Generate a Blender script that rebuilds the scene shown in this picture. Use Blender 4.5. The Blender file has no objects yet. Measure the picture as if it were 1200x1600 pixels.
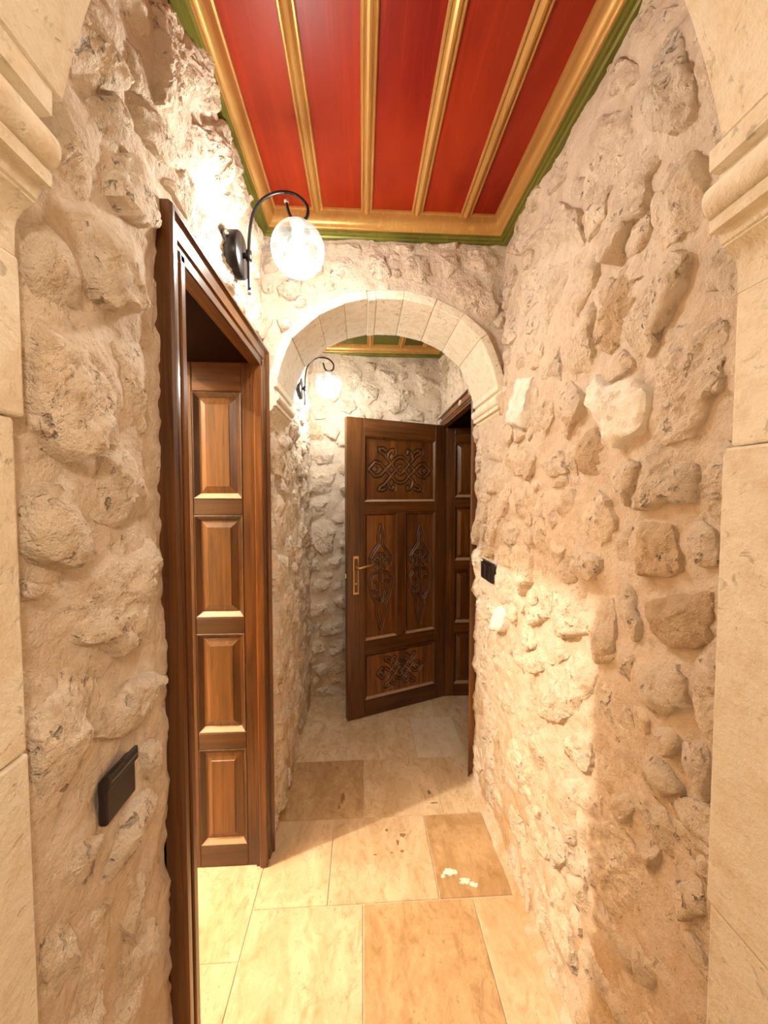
import bpy, bmesh, math, random
import numpy as np
from mathutils import Vector, Matrix, noise

C = bpy.context.scene.collection
SC = bpy.context.scene

# ---------------------------------------------------------------- camera
FPX = 600.0                                   # focal length in pixels of a 1200 x 1600 frame
cam_data = bpy.data.cameras.new('camera')
cam_data.sensor_fit = 'AUTO'
cam_data.sensor_width = 36.0
cam_data.lens = FPX / 1600.0 * 36.0
cam_data.clip_start = 0.02
cam = bpy.data.objects.new('camera', cam_data)
C.objects.link(cam)
cam.location = (0.0, 0.0, 1.5)
cam.rotation_euler = (math.pi/2 - math.atan(25/FPX), 0.0, -math.atan(34/FPX))
SC.camera = cam

# ---------------------------------------------------------------- world, lights, exposure
w = bpy.data.worlds.new('world')
w.use_nodes = True
w.node_tree.nodes['Background'].inputs[0].default_value = (1.0, 0.85, 0.68, 1)
w.node_tree.nodes['Background'].inputs[1].default_value = 0.3
SC.world = w
SC.view_settings.view_transform = 'Standard'
SC.view_settings.look = 'None'
SC.view_settings.gamma = 1.0
SC.view_settings.use_curve_mapping = False
SC.view_settings.exposure = 0.56

def point_light(name, loc, watts, col, radius):
    l = bpy.data.lights.new(name, 'POINT')
    l.energy = watts
    l.color = col
    l.shadow_soft_size = radius
    o = bpy.data.objects.new(name, l)
    o.location = loc
    C.objects.link(o)
    return o
BULB_W = 12.0
BULB_FAR_W = 12.0
point_light('side_room_lamp', (-1.95, 0.83, 2.72), 215.0, (1.0, 0.92, 0.75), 0.03)
point_light('hall_lamp', (0.30, -0.65, 2.18), 20.0, (1.0, 0.89, 0.73), 0.08)

# ---------------------------------------------------------------- measured stone outlines, metres on their wall: (relief, [(along, height), ...])
STONES_RIGHT = [
 (0.03, [(0.824,2.353),(0.784,2.402),(0.747,2.405),(0.706,2.353),(0.665,2.227),(0.668,2.165),(0.715,2.171),(0.778,2.242),(0.815,2.31)]),
 (0.012, [(0.861,2.526),(0.795,2.502),(0.73,2.42),(0.735,2.404),(0.785,2.421),(0.826,2.404),(0.865,2.429)]),
 (0.014, [(0.997,2.536),(0.937,2.526),(0.884,2.501),(0.826,2.419),(0.825,2.388),(0.872,2.406),(0.944,2.461)]),
 (0.018, [(1.016,2.484),(0.905,2.401),(0.838,2.347),(0.82,2.251),(0.85,2.236),(0.917,2.248),(0.985,2.23),(1.01,2.321)]),
 (0.026, [(0.898,2.211),(0.849,2.23),(0.819,2.23),(0.777,2.218),(0.75,2.162),(0.781,2.15),(0.779,2.082),(0.821,2.092),(0.874,2.033),(0.919,2.059),(0.951,2.124),(0.914,2.168)]),
 (0.028, [(0.76,2.106),(0.737,2.151),(0.681,2.124),(0.641,2.069),(0.648,2.012),(0.628,1.966),(0.655,1.965),(0.762,1.986)]),
 (0.018, [(1.14,2.505),(1.028,2.507),(1.013,2.409),(1.046,2.374),(1.151,2.425),(1.195,2.438),(1.296,2.492),(1.229,2.508)]),
 (0.022, [(1.311,2.4),(1.135,2.371),(1.019,2.254),(1.015,2.165),(1.063,2.176),(1.128,2.189),(1.188,2.246),(1.272,2.321)]),
 (0.034, [(0.835,1.854),(0.78,1.929),(0.707,1.961),(0.668,1.92),(0.667,1.895),(0.713,1.836),(0.747,1.776),(0.774,1.776),(0.826,1.819)]),
 (0.022, [(0.942,1.898),(0.907,1.974),(0.842,2.035),(0.795,1.972),(0.78,1.939),(0.829,1.904),(0.843,1.847),(0.902,1.831),(0.931,1.859)]),
 (0.02, [(1.011,2.064),(0.991,2.101),(0.95,2.112),(0.934,2.068),(0.972,2.025)]),
 (0.022, [(0.748,1.781),(0.702,1.831),(0.661,1.85),(0.597,1.833),(0.594,1.756),(0.599,1.682),(0.619,1.636),(0.641,1.59),(0.682,1.6),(0.727,1.579),(0.769,1.657),(0.758,1.727)]),
 (0.018, [(1.268,2.202),(1.219,2.235),(1.128,2.189),(1.062,2.156),(1.046,2.07),(1.123,2.041),(1.08,1.968),(1.164,2.01),(1.227,2.007),(1.264,2.107)]),
 (0.018, [(1.498,2.326),(1.386,2.316),(1.236,2.253),(1.215,2.129),(1.283,2.14),(1.401,2.145),(1.519,2.226)]),
 (0.016, [(1.58,2.495),(1.314,2.473),(1.274,2.36),(1.347,2.36),(1.454,2.4)]),
 (0.022, [(1.089,1.863),(1.031,1.966),(0.988,2.014),(0.955,1.986),(0.974,1.929),(0.961,1.858),(0.991,1.819),(1.062,1.841)]),
 (0.016, [(1.489,2.085),(1.336,2.059),(1.299,2.06),(1.296,1.978),(1.437,1.931),(1.51,1.981)]),
 (0.016, [(1.274,1.883),(1.178,1.98),(1.134,1.962),(1.115,1.837),(1.157,1.813)]),
 (0.032, [(0.974,1.793),(0.949,1.81),(0.89,1.763),(0.831,1.757),(0.787,1.754),(0.745,1.708),(0.742,1.645),(0.796,1.625),(0.845,1.603),(0.895,1.651),(0.967,1.749)]),
 (0.034, [(0.747,1.613),(0.678,1.638),(0.623,1.611),(0.63,1.571),(0.639,1.547),(0.634,1.487),(0.7,1.479),(0.783,1.464),(0.757,1.526)]),
 (0.03, [(0.794,1.383),(0.775,1.446),(0.687,1.457),(0.67,1.427),(0.657,1.363),(0.694,1.342),(0.75,1.332),(0.785,1.332)]),
 (0.022, [(0.665,1.449),(0.626,1.464),(0.599,1.45),(0.594,1.375),(0.637,1.379)]),
 (0.026, [(0.761,1.281),(0.705,1.306),(0.65,1.329),(0.603,1.345),(0.595,1.255),(0.651,1.22),(0.713,1.209),(0.753,1.249)]),
 (0.03, [(1.031,1.654),(0.965,1.687),(0.903,1.635),(0.891,1.565),(0.939,1.547),(1.004,1.56)]),
 (0.024, [(1.128,1.81),(1.075,1.836),(0.989,1.76),(0.988,1.729),(1.081,1.654),(1.124,1.717)]),
 (0.022, [(1.255,1.86),(1.158,1.84),(1.155,1.744),(1.247,1.63),(1.294,1.692)]),
 (0.03, [(1.503,1.778),(1.437,1.946),(1.302,1.913),(1.345,1.741)]),
 (0.024, [(1.5,1.703),(1.343,1.69),(1.339,1.58),(1.471,1.569),(1.549,1.631)]),
 (0.022, [(1.246,1.606),(1.108,1.637),(1.052,1.563),(1.163,1.555)]),
 (0.024, [(0.882,1.564),(0.825,1.587),(0.773,1.572),(0.813,1.475),(0.854,1.496)]),
 (0.022, [(1.001,1.496),(0.938,1.526),(0.88,1.496),(0.851,1.43),(0.903,1.367),(0.975,1.395)]),
 (0.02, [(1.172,1.382),(1.034,1.402),(1.082,1.328),(1.136,1.231),(1.154,1.316)]),
 (0.028, [(1.044,1.347),(0.986,1.375),(0.902,1.344),(0.901,1.314),(0.939,1.276),(1.005,1.287)]),
 (0.026, [(1.135,1.209),(1.04,1.246),(0.969,1.237),(0.965,1.136),(1.073,1.082),(1.145,1.085)]),
 (0.024, [(0.937,1.227),(0.862,1.265),(0.834,1.19),(0.832,1.135),(0.911,1.077),(0.943,1.119)]),
 (0.02, [(0.848,1.353),(0.799,1.308),(0.782,1.26),(0.752,1.224),(0.779,1.178),(0.819,1.222),(0.846,1.286)]),
 (0.03, [(1.639,0.912),(1.624,1.013),(1.584,1.04),(1.529,1.051),(1.501,1.019),(1.51,0.967),(1.538,0.937),(1.608,0.912)]),
 (0.02, [(1.363,1.098),(1.212,1.134),(1.162,1.118),(1.299,1.04)]),
 (0.02, [(1.494,1.532),(1.317,1.536),(1.296,1.47),(1.396,1.414),(1.516,1.445)]),
 (0.02, [(1.131,1.51),(1.038,1.529),(1.023,1.456),(1.085,1.411)]),
 (0.02, [(1.8,1.754),(1.58,1.733),(1.605,1.646),(1.762,1.671)]),
 (0.018, [(1.378,0.904),(1.19,1.015),(1.126,0.98),(1.256,0.889)]),
 (0.032, [(0.77,1.143),(0.666,1.199),(0.644,1.177),(0.625,1.122),(0.652,1.116),(0.673,1.077),(0.713,1.045),(0.739,1.062)]),
 (0.02, [(0.616,1.669),(0.592,1.697),(0.59,1.666)]),
 (0.018, [(1.796,1.629),(1.548,1.592),(1.572,1.513),(1.757,1.504)]),
 (0.02, [(1.654,1.356),(1.515,1.407),(1.418,1.394),(1.415,1.313),(1.593,1.3)]),
 (0.02, [(1.352,1.382),(1.293,1.395),(1.281,1.33),(1.35,1.33)]),
 (0.024, [(1.255,0.861),(1.171,0.926),(1.082,0.947),(1.015,0.892),(1.077,0.826),(1.182,0.779)]),
 (0.02, [(1.103,0.758),(0.989,0.86),(0.914,0.882),(0.93,0.776),(1.022,0.749)]),
 (0.024, [(0.762,0.919),(0.73,0.982),(0.681,0.987),(0.651,0.954),(0.701,0.9),(0.74,0.894)]),
 (0.024, [(0.861,0.763),(0.797,0.849),(0.766,0.831),(0.793,0.769),(0.842,0.732)]),
 (0.02, [(1.071,0.656),(0.952,0.767),(0.88,0.771),(0.877,0.701),(0.982,0.663)]),
 (0.02, [(0.763,0.764),(0.71,0.813),(0.696,0.781),(0.726,0.721)]),
 (0.02, [(0.943,1.117),(0.841,1.168),(0.823,1.136),(0.911,1.075)]),
 (0.02, [(0.943,0.551),(0.821,0.63),(0.8,0.531),(0.87,0.5)]),
 (0.016, [(0.918,0.991),(0.864,1.084),(0.791,1.097),(0.771,0.986),(0.784,0.924),(0.848,0.896)]),
 (0.02, [(0.65,1.054),(0.612,1.088),(0.596,1.048),(0.598,0.971),(0.637,0.983)]),
 (0.018, [(1.067,0.534),(0.979,0.597),(0.989,0.534),(1.051,0.483)]),
 (0.016, [(1.062,0.399),(0.952,0.476),(0.906,0.408),(0.995,0.362)]),
 (0.014, [(0.683,0.755),(0.611,0.83),(0.595,0.783),(0.658,0.697)]),
 (0.016, [(0.769,0.524),(0.721,0.577),(0.677,0.582),(0.723,0.464)]),
]
STONES_LEFT = [
 (0.03, [(0.541,2.09),(0.551,2.14),(0.588,2.197),(0.664,2.284),(0.694,2.264),(0.712,2.226),(0.676,2.158),(0.606,2.088),(0.582,2.066),(0.552,2.066)]),
 (0.022, [(0.581,2.056),(0.703,2.181),(0.714,2.125),(0.672,2.072),(0.624,2.023),(0.598,2.02)]),
 (0.026, [(0.519,2.023),(0.531,2.041),(0.559,2.046),(0.604,2.025),(0.618,2.004),(0.61,1.949),(0.574,1.899),(0.527,1.871),(0.51,1.89),(0.531,1.96)]),
 (0.022, [(0.628,1.991),(0.659,2.046),(0.713,2.096),(0.767,2.121),(0.783,2.099),(0.809,2.097),(0.797,2.019),(0.721,1.969),(0.667,1.955),(0.632,1.966)]),
 (0.042, [(0.573,1.866),(0.583,1.896),(0.608,1.91),(0.734,1.914),(0.735,1.855),(0.7,1.817),(0.641,1.782),(0.592,1.777),(0.574,1.788)]),
 (0.032, [(0.481,1.77),(0.486,1.819),(0.511,1.845),(0.546,1.848),(0.561,1.814),(0.569,1.782),(0.554,1.749),(0.521,1.74),(0.483,1.732)]),
 (0.03, [(0.79,2.438),(0.847,2.508),(0.911,2.536),(0.885,2.447),(0.904,2.377),(0.836,2.273),(0.781,2.237),(0.786,2.347)]),
 (0.03, [(0.924,2.572),(0.96,2.567),(1.078,2.659),(1.165,2.657),(1.143,2.577),(1.038,2.458),(0.94,2.397),(0.896,2.444)]),
 (0.024, [(0.716,2.175),(0.78,2.233),(0.835,2.253),(0.91,2.271),(0.896,2.219),(0.831,2.165),(0.776,2.146),(0.715,2.142)]),
 (0.034, [(0.938,2.348),(1.022,2.431),(1.142,2.556),(1.266,2.594),(1.31,2.544),(1.095,2.326),(1.026,2.214),(0.971,2.247),(0.922,2.282)]),
 (0.022, [(1.154,2.417),(1.362,2.571),(1.447,2.563),(1.303,2.404),(1.208,2.301),(1.129,2.28),(1.06,2.281)]),
 (0.036, [(0.487,1.692),(0.488,1.717),(0.529,1.739),(0.572,1.753),(0.601,1.738),(0.621,1.714),(0.637,1.698),(0.636,1.664),(0.616,1.611),(0.584,1.581),(0.559,1.558),(0.532,1.542),(0.505,1.549),(0.495,1.568),(0.482,1.575),(0.481,1.622)]),
 (0.018, [(0.645,1.749),(0.713,1.785),(0.742,1.758),(0.731,1.689),(0.714,1.647),(0.744,1.62),(0.677,1.605),(0.665,1.64),(0.661,1.694)]),
 (0.03, [(0.56,1.491),(0.571,1.525),(0.593,1.565),(0.638,1.585),(0.675,1.57),(0.694,1.539),(0.7,1.506),(0.745,1.47),(0.684,1.46),(0.626,1.445),(0.583,1.463)]),
 (0.036, [(0.469,1.504),(0.476,1.518),(0.515,1.519),(0.534,1.485),(0.559,1.458),(0.562,1.433),(0.543,1.41),(0.518,1.4),(0.492,1.415),(0.466,1.429)]),
 (0.028, [(0.542,1.377),(0.585,1.399),(0.681,1.406),(0.752,1.433),(0.759,1.395),(0.745,1.287),(0.735,1.24),(0.673,1.233),(0.622,1.235),(0.595,1.273),(0.547,1.295),(0.545,1.346)]),
 (0.02, [(0.465,1.406),(0.502,1.389),(0.483,1.37),(0.466,1.384)]),
 (0.022, [(0.491,1.231),(0.546,1.274),(0.583,1.24),(0.577,1.218),(0.543,1.201),(0.565,1.171),(0.558,1.122),(0.485,1.088),(0.47,1.154),(0.47,1.228)]),
 (0.026, [(0.574,1.14),(0.586,1.177),(0.645,1.191),(0.716,1.179),(0.757,1.155),(0.697,1.113),(0.674,1.092),(0.616,1.108)]),
 (0.01, [(0.474,1.014),(0.484,1.061),(0.583,0.996),(0.603,0.954),(0.595,0.904),(0.554,0.929)]),
 (0.012, [(0.616,0.834),(0.657,0.882),(0.716,0.835),(0.696,0.753),(0.67,0.68)]),
 (0.01, [(0.479,0.962),(0.526,0.935),(0.532,0.848),(0.497,0.843),(0.48,0.898)]),
]
STONES_ARCH = [
 (0.022, [(-0.139,2.512),(0.002,2.513),(0.002,2.484),(-0.031,2.487),(-0.106,2.493)]),
 (0.022, [(-0.131,2.447),(-0.064,2.466),(-0.014,2.443),(-0.008,2.394),(-0.065,2.368),(-0.131,2.382)]),
 (0.022, [(0.027,2.477),(0.061,2.494),(0.095,2.479),(0.111,2.423),(0.12,2.394),(0.095,2.373),(0.044,2.379),(0.027,2.42)]),
 (0.022, [(0.171,2.466),(0.221,2.492),(0.273,2.461),(0.29,2.412),(0.299,2.362),(0.256,2.357),(0.179,2.384)]),
 (0.022, [(0.307,2.487),(0.358,2.505),(0.392,2.49),(0.41,2.441),(0.342,2.376),(0.316,2.413)]),
 (0.022, [(0.418,2.457),(0.435,2.516),(0.513,2.535),(0.569,2.496),(0.566,2.429),(0.54,2.403),(0.488,2.418)]),
 (0.022, [(0.359,2.339),(0.402,2.399),(0.462,2.397),(0.541,2.345),(0.568,2.295),(0.56,2.244),(0.507,2.226),(0.429,2.258),(0.368,2.298)]),
 (0.022, [(-0.346,2.343),(-0.304,2.381),(-0.239,2.37),(-0.239,2.305),(-0.281,2.284),(-0.33,2.303)]),
 (0.022, [(-0.347,2.213),(-0.298,2.23),(-0.265,2.19),(-0.323,2.156)]),
 (0.022, [(0.137,2.513),(0.204,2.52),(0.204,2.491),(0.145,2.493)]),
 (0.022, [(0.311,2.526),(0.4,2.531),(0.379,2.511),(0.319,2.51)]),
 (0.022, [(-0.213,2.469),(-0.156,2.454),(-0.156,2.389),(-0.206,2.384)]),
]
STONES_BACK = [
 (0.02, [(-0.125,2.415),(-0.001,2.429),(-0.001,2.331),(-0.064,2.244),(-0.113,2.267)]),
 (0.028, [(-0.026,2.281),(0.036,2.368),(0.136,2.284),(0.111,2.209),(0.061,2.171),(-0.014,2.17),(-0.051,2.219)]),
 (0.024, [(0.124,2.432),(0.162,2.457),(0.262,2.446),(0.237,2.31),(0.212,2.285),(0.149,2.333)]),
 (0.034, [(0.149,2.197),(0.312,2.336),(0.414,2.213),(0.363,2.163),(0.25,2.105),(0.187,2.136)]),
 (0.034, [(0.388,2.412),(0.438,2.45),(0.54,2.377),(0.598,2.291),(0.503,2.208),(0.439,2.239),(0.414,2.325)]),
 (0.026, [(0.465,2.164),(0.618,2.229),(0.656,2.204),(0.619,2.116),(0.529,2.071),(0.478,2.102)]),
 (0.022, [(0.326,2.112),(0.402,2.163),(0.453,2.126),(0.453,2.051),(0.338,2.063)]),
 (0.02, [(0.275,2.41),(0.337,2.436),(0.35,2.374),(0.287,2.348)]),
 (0.022, [(0.566,2.427),(0.667,2.454),(0.706,2.405),(0.643,2.317),(0.592,2.341)]),
 (0.022, [(-0.151,2.205),(-0.051,2.207),(-0.026,2.145),(-0.089,2.095),(-0.163,2.119)]),
 (0.02, [(0.023,2.121),(0.111,2.147),(0.161,2.098),(0.111,2.048),(0.036,2.059)]),
 (0.018, [(0.111,2.487),(0.024,2.479),(0.024,2.43),(0.099,2.416)]),
 (0.028, [(-0.338,2.152),(-0.192,2.161),(-0.199,2.07),(-0.283,2.056),(-0.346,2.048),(-0.366,2.11)]),
 (0.026, [(-0.284,1.993),(-0.241,2.042),(-0.186,2.036),(-0.158,1.973),(-0.186,1.903),(-0.228,1.917),(-0.284,1.951)]),
 (0.028, [(-0.375,1.811),(-0.326,1.874),(-0.256,1.882),(-0.208,1.833),(-0.201,1.763),(-0.215,1.728),(-0.313,1.727),(-0.369,1.769)]),
 (0.032, [(-0.399,1.531),(-0.348,1.699),(-0.258,1.7),(-0.181,1.672),(-0.238,1.517)]),
 (0.02, [(-0.207,1.882),(-0.116,1.946),(-0.102,1.876),(-0.173,1.854)]),
 (0.026, [(-0.174,1.601),(-0.124,1.623),(-0.075,1.566),(-0.118,1.509),(-0.167,1.538)]),
 (0.026, [(-0.398,1.453),(-0.217,1.476),(-0.194,1.406),(-0.229,1.37),(-0.335,1.347),(-0.393,1.323)]),
 (0.03, [(-0.394,1.276),(-0.241,1.299),(-0.194,1.24),(-0.219,1.097),(-0.301,1.062),(-0.383,1.146)]),
 (0.024, [(-0.396,1.027),(-0.313,1.038),(-0.314,0.955),(-0.385,0.932)]),
 (0.028, [(-0.29,1.002),(-0.219,1.061),(-0.148,1.049),(-0.172,0.977),(-0.267,0.942)]),
 (0.03, [(-0.397,0.848),(-0.326,0.895),(-0.22,0.87),(-0.244,0.81),(-0.339,0.787),(-0.398,0.776)]),
 (0.028, [(-0.41,0.716),(-0.28,0.714),(-0.233,0.641),(-0.399,0.596)]),
 (0.026, [(-0.221,0.737),(-0.137,0.784),(-0.126,0.663),(-0.197,0.689)]),
 (0.024, [(-0.317,0.522),(-0.222,0.568),(-0.138,0.555),(-0.151,0.482),(-0.258,0.46),(-0.329,0.449)]),
 (0.028, [(-0.425,0.366),(-0.294,0.412),(-0.259,0.351),(-0.401,0.317)]),
 (0.024, [(-0.39,0.232),(-0.295,0.266),(-0.224,0.203),(-0.307,0.156)]),
 (0.024, [(-0.171,1.204),(-0.112,1.192),(-0.112,1.096),(-0.171,1.12)]),
]

# ---------------------------------------------------------------- helpers
def obj(name, me, mat=None, parent=None, loc=None, smooth=False):
    if isinstance(me, bmesh.types.BMesh):
        m = bpy.data.meshes.new(name)
        me.to_mesh(m); me.free(); me = m
    if mat and not me.materials:
        me.materials.append(mat)
    if smooth:
        me.polygons.foreach_set('use_smooth', [True]*len(me.polygons))
    o = bpy.data.objects.new(name, me)
    C.objects.link(o)
    if parent: o.parent = parent
    if loc is not None: o.location = loc
    return o

def empty(name, loc, rotz=0.0):
    o = bpy.data.objects.new(name, None)
    o.empty_display_size = .1
    o.location = loc; o.rotation_euler = (0, 0, rotz)
    C.objects.link(o)
    return o

def tag(o, label, cat, group=None, kind=None):
    o['label'] = label
    o['category'] = cat
    if group: o['group'] = group
    if kind: o['kind'] = kind
    return o

def struct(o, label=None):
    o['kind'] = 'structure'
    if label: o['label'] = label
    return o

def box_bm(x0, x1, y0, y1, z0, z1, bev=0.0, seg=1, bm=None):
    b = bm or bmesh.new()
    r = bmesh.ops.create_cube(b, size=1.0)
    vs = r['verts']
    for v in vs:
        v.co = Vector(((x0+x1)/2 + v.co.x*(x1-x0), (y0+y1)/2 + v.co.y*(y1-y0), (z0+z1)/2 + v.co.z*(z1-z0)))
    if bev > 0:
        es = list({e for v in vs for e in v.link_edges})
        bmesh.ops.bevel(b, geom=es, offset=bev, segments=seg, profile=.5, affect='EDGES')
    return b

def box(name, x0, x1, y0, y1, z0, z1, mat, parent=None, bev=0.0, seg=1):
    """a box whose origin sits at its own centre"""
    c = Vector(((x0+x1)/2, (y0+y1)/2, (z0+z1)/2))
    b = box_bm(x0-c.x, x1-c.x, y0-c.y, y1-c.y, z0-c.z, z1-c.z, bev, seg)
    return obj(name, b, mat, parent, c)

def from_py(name, vs, fs, mat, parent=None, smooth=False, recalc=False, loc=None):
    me = bpy.data.meshes.new(name)
    me.from_pydata([tuple(v) for v in vs], [], fs)
    if recalc:
        b = bmesh.new(); b.from_mesh(me)
        bmesh.ops.recalc_face_normals(b, faces=b.faces)
        b.to_mesh(me); b.free()
    me.update()
    return obj(name, me, mat, parent, loc, smooth)

def tube_bm(path, r, n=10, b=None, caps=True):
    b = b or bmesh.new()
    pts = [Vector(p) for p in path]
    rs = r if isinstance(r, (list, tuple)) else [r]*len(pts)
    rings = []
    up = None
    for i, p in enumerate(pts):
        t = (pts[min(i+1, len(pts)-1)] - pts[max(i-1, 0)]).normalized()
        if up is None:
            up = t.orthogonal().normalized()
        up = (up - t*up.dot(t)).normalized()
        s = t.cross(up)
        rings.append([b.verts.new(p + (up*math.cos(a) + s*math.sin(a))*rs[i]) for a in [2*math.pi*k/n for k in range(n)]])
    for a, c in zip(rings, rings[1:]):
        for k in range(n):
            f = b.faces.new((a[k], a[(k+1) % n], c[(k+1) % n], c[k])); f.smooth = True
    if caps:
        b.faces.new(rings[0][::-1]); b.faces.new(rings[-1])
    return b

def lathe_bm(prof, n=32, axis='Z', b=None, origin=(0, 0, 0)):
    b = b or bmesh.new()
    o = Vector(origin)
    def pt(r, z, a):
        x, y = r*math.cos(a), r*math.sin(a)
        return o + (Vector((x, y, z)) if axis == 'Z' else Vector((z, x, y)))
    rings = []
    for r, z in prof:
        if r < 1e-6:
            rings.append([b.verts.new(pt(0, z, 0))])
        else:
            rings.append([b.verts.new(pt(r, z, 2*math.pi*k/n)) for k in range(n)])
    for a, c in zip(rings, rings[1:]):
        for k in range(n):
            k2 = (k+1) % n
            va = [a[k], a[k2]] if len(a) > 1 else [a[0]]
            vc = [c[k2], c[k]] if len(c) > 1 else [c[0]]
            if len(va)+len(vc) > 2:
                f = b.faces.new(va+vc); f.smooth = True
    bmesh.ops.recalc_face_normals(b, faces=b.faces)
    return b

def smooth_path(pts, n=6):
    """Catmull-Rom through the points"""
    P = [Vector(p) for p in pts]
    P = [P[0]*2-P[1]] + P + [P[-1]*2-P[-2]]
    out = []
    for i in range(1, len(P)-2):
        a, b, c, d = P[i-1:i+3]
        for k in range(n):
            t = k/n
            out.append(.5*((2*b) + (c-a)*t + (2*a-5*b+4*c-d)*t*t + (3*b-a-3*c+d)*t**3))
    out.append(P[-2])
    return out

# ---------------------------------------------------------------- materials
class NT:
    def __init__(s, name):
        s.m = bpy.data.materials.new(name); s.m.use_nodes = True
        s.t = s.m.node_tree; s.n = s.t.nodes; s.l = s.t.links
        s.b = s.n['Principled BSDF']
    def add(s, typ, **kw):
        n = s.n.new(typ)
        for k, v in kw.items():
            if k.startswith('i_'):
                key = k[2:]
                key = int(key) if key.isdigit() else key.replace('_', ' ')
                n.inputs[key].default_value = v
            else:
                setattr(n, k, v)
        return n
    def ln(s, a, b): s.l.new(a, b)
    def math(s, op, a, b=None, clamp=False):
        n = s.add('ShaderNodeMath', operation=op); n.use_clamp = clamp
        for i, v in enumerate((a, b)):
            if v is None: continue
            if isinstance(v, (int, float)): n.inputs[i].default_value = v
            else: s.ln(v, n.inputs[i])
        return n.outputs[0]
    def mix(s, fac, a, b, mode='MIX'):
        n = s.add('ShaderNodeMix', data_type='RGBA', blend_type=mode)
        for sock, v in ((n.inputs[0], fac), (n.inputs[6], a), (n.inputs[7], b)):
            if isinstance(v, (int, float)): sock.default_value = v
            elif isinstance(v, tuple): sock.default_value = v if len(v) == 4 else (*v, 1)
            else: s.ln(v, sock)
        return n.outputs[2]
    def ramp(s, x, p0, p1, c0=(0, 0, 0), c1=(1, 1, 1)):
        n = s.add('ShaderNodeValToRGB')
        e = n.color_ramp.elements
        e[0].position, e[1].position = p0, p1
        e[0].color = (*c0, 1); e[1].color = (*c1, 1)
        s.ln(x, n.inputs[0])
        return n.outputs[0]
    def coords(s, scale=(1, 1, 1), rand=True, world=False):
        tc = s.add('ShaderNodeTexCoord')
        v = tc.outputs['Object']
        if world:
            g = s.add('ShaderNodeNewGeometry'); v = g.outputs['Position']
        if rand:
            oi = s.add('ShaderNodeObjectInfo')
            m = s.add('ShaderNodeVectorMath', operation='SCALE'); m.inputs[0].default_value = (37., 91., 53.)
            s.ln(oi.outputs['Random'], m.inputs['Scale'])
            a = s.add('ShaderNodeVectorMath', operation='ADD')
            s.ln(v, a.inputs[0]); s.ln(m.outputs[0], a.inputs[1]); v = a.outputs[0]
        mp = s.add('ShaderNodeMapping'); mp.inputs['Scale'].default_value = scale
        s.ln(v, mp.inputs[0])
        return mp.outputs[0]
    def noise(s, v, scale, detail=5, rough=.6, dist=0.0):
        n = s.add('ShaderNodeTexNoise')
        n.inputs['Scale'].default_value = scale; n.inputs['Detail'].default_value = detail
        n.inputs['Roughness'].default_value = rough; n.inputs['Distortion'].default_value = dist
        s.ln(v, n.inputs['Vector'])
        return n.outputs[0]
    def bump(s, h, strength, dist, prev=None):
        n = s.add('ShaderNodeBump'); n.inputs['Strength'].default_value = strength; n.inputs['Distance'].default_value = dist
        s.ln(h, n.inputs['Height'])
        if prev is not None: s.ln(prev, n.inputs['Normal'])
        return n.outputs[0]
    def out(s, col=None, rough=None, normal=None, **kw):
        for k, v in (('Base Color', col), ('Roughness', rough), ('Normal', normal)):
            if v is None: continue
            if isinstance(v, (int, float)): s.b.inputs[k].default_value = v
            elif isinstance(v, tuple): s.b.inputs[k].default_value = (*v, 1)
            else: s.ln(v, s.b.inputs[k])
        for k, v in kw.items():
            s.b.inputs[k.replace('_', ' ')].default_value = v
        return s.m

def rock_mat(name, c1, c2, c3, var=.16, pit=.5, fine=.6, stain=None, rand=True):
    t = NT(name)
    v = t.coords(rand=rand, world=not rand)
    big = t.noise(v, 7.0, 6, .62, .3)
    mid = t.noise(v, 26.0, 6, .65)
    fin = t.noise(v, 120.0, 4, .6)
    col = t.mix(t.ramp(big, .36, .66), c1, c2)
    col = t.mix(t.math('MULTIPLY', t.ramp(mid, .48, .70), .75), col, c3)
    if rand:
        oi = t.add('ShaderNodeObjectInfo')
        f = t.math('ADD', t.math('MULTIPLY', oi.outputs['Random'], var), 1.0-var*.6)
        hsv = t.add('ShaderNodeHueSaturation'); t.ln(col, hsv.inputs['Color']); t.ln(f, hsv.inputs['Value'])
        col = hsv.outputs[0]
    if stain:
        pos = t.add('ShaderNodeNewGeometry').outputs['Position']
        sx = t.add('ShaderNodeSeparateXYZ'); t.ln(pos, sx.inputs[0])
        low = t.math('SUBTRACT', 1.0, t.math('MULTIPLY', sx.outputs[2], .95), True)
        sn = t.noise(pos, 4.5, 5, .6, .8)
        m = t.math('MULTIPLY', t.ramp(sn, .42, .60), low, True)
        col = t.mix(t.math('MULTIPLY', m, .75), col, stain)
    # small pores in the tuff
    po = t.noise(v, 48.0, 3, .55, .5)
    pm = t.math('MULTIPLY', t.ramp(po, .60, .70), t.ramp(big, .42, .58))
    col = t.mix(t.math('MULTIPLY', pm, pit*.5), col, tuple(x*.45 for x in c3))
    h = t.math('ADD', t.math('MULTIPLY', mid, 1.0), t.math('MULTIPLY', fin, .28))
    h = t.math('SUBTRACT', h, t.math('MULTIPLY', pm, .5*pit))
    return t.out(col, .92, t.bump(h, fine, .020), Specular_IOR_Level=.2)

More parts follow.
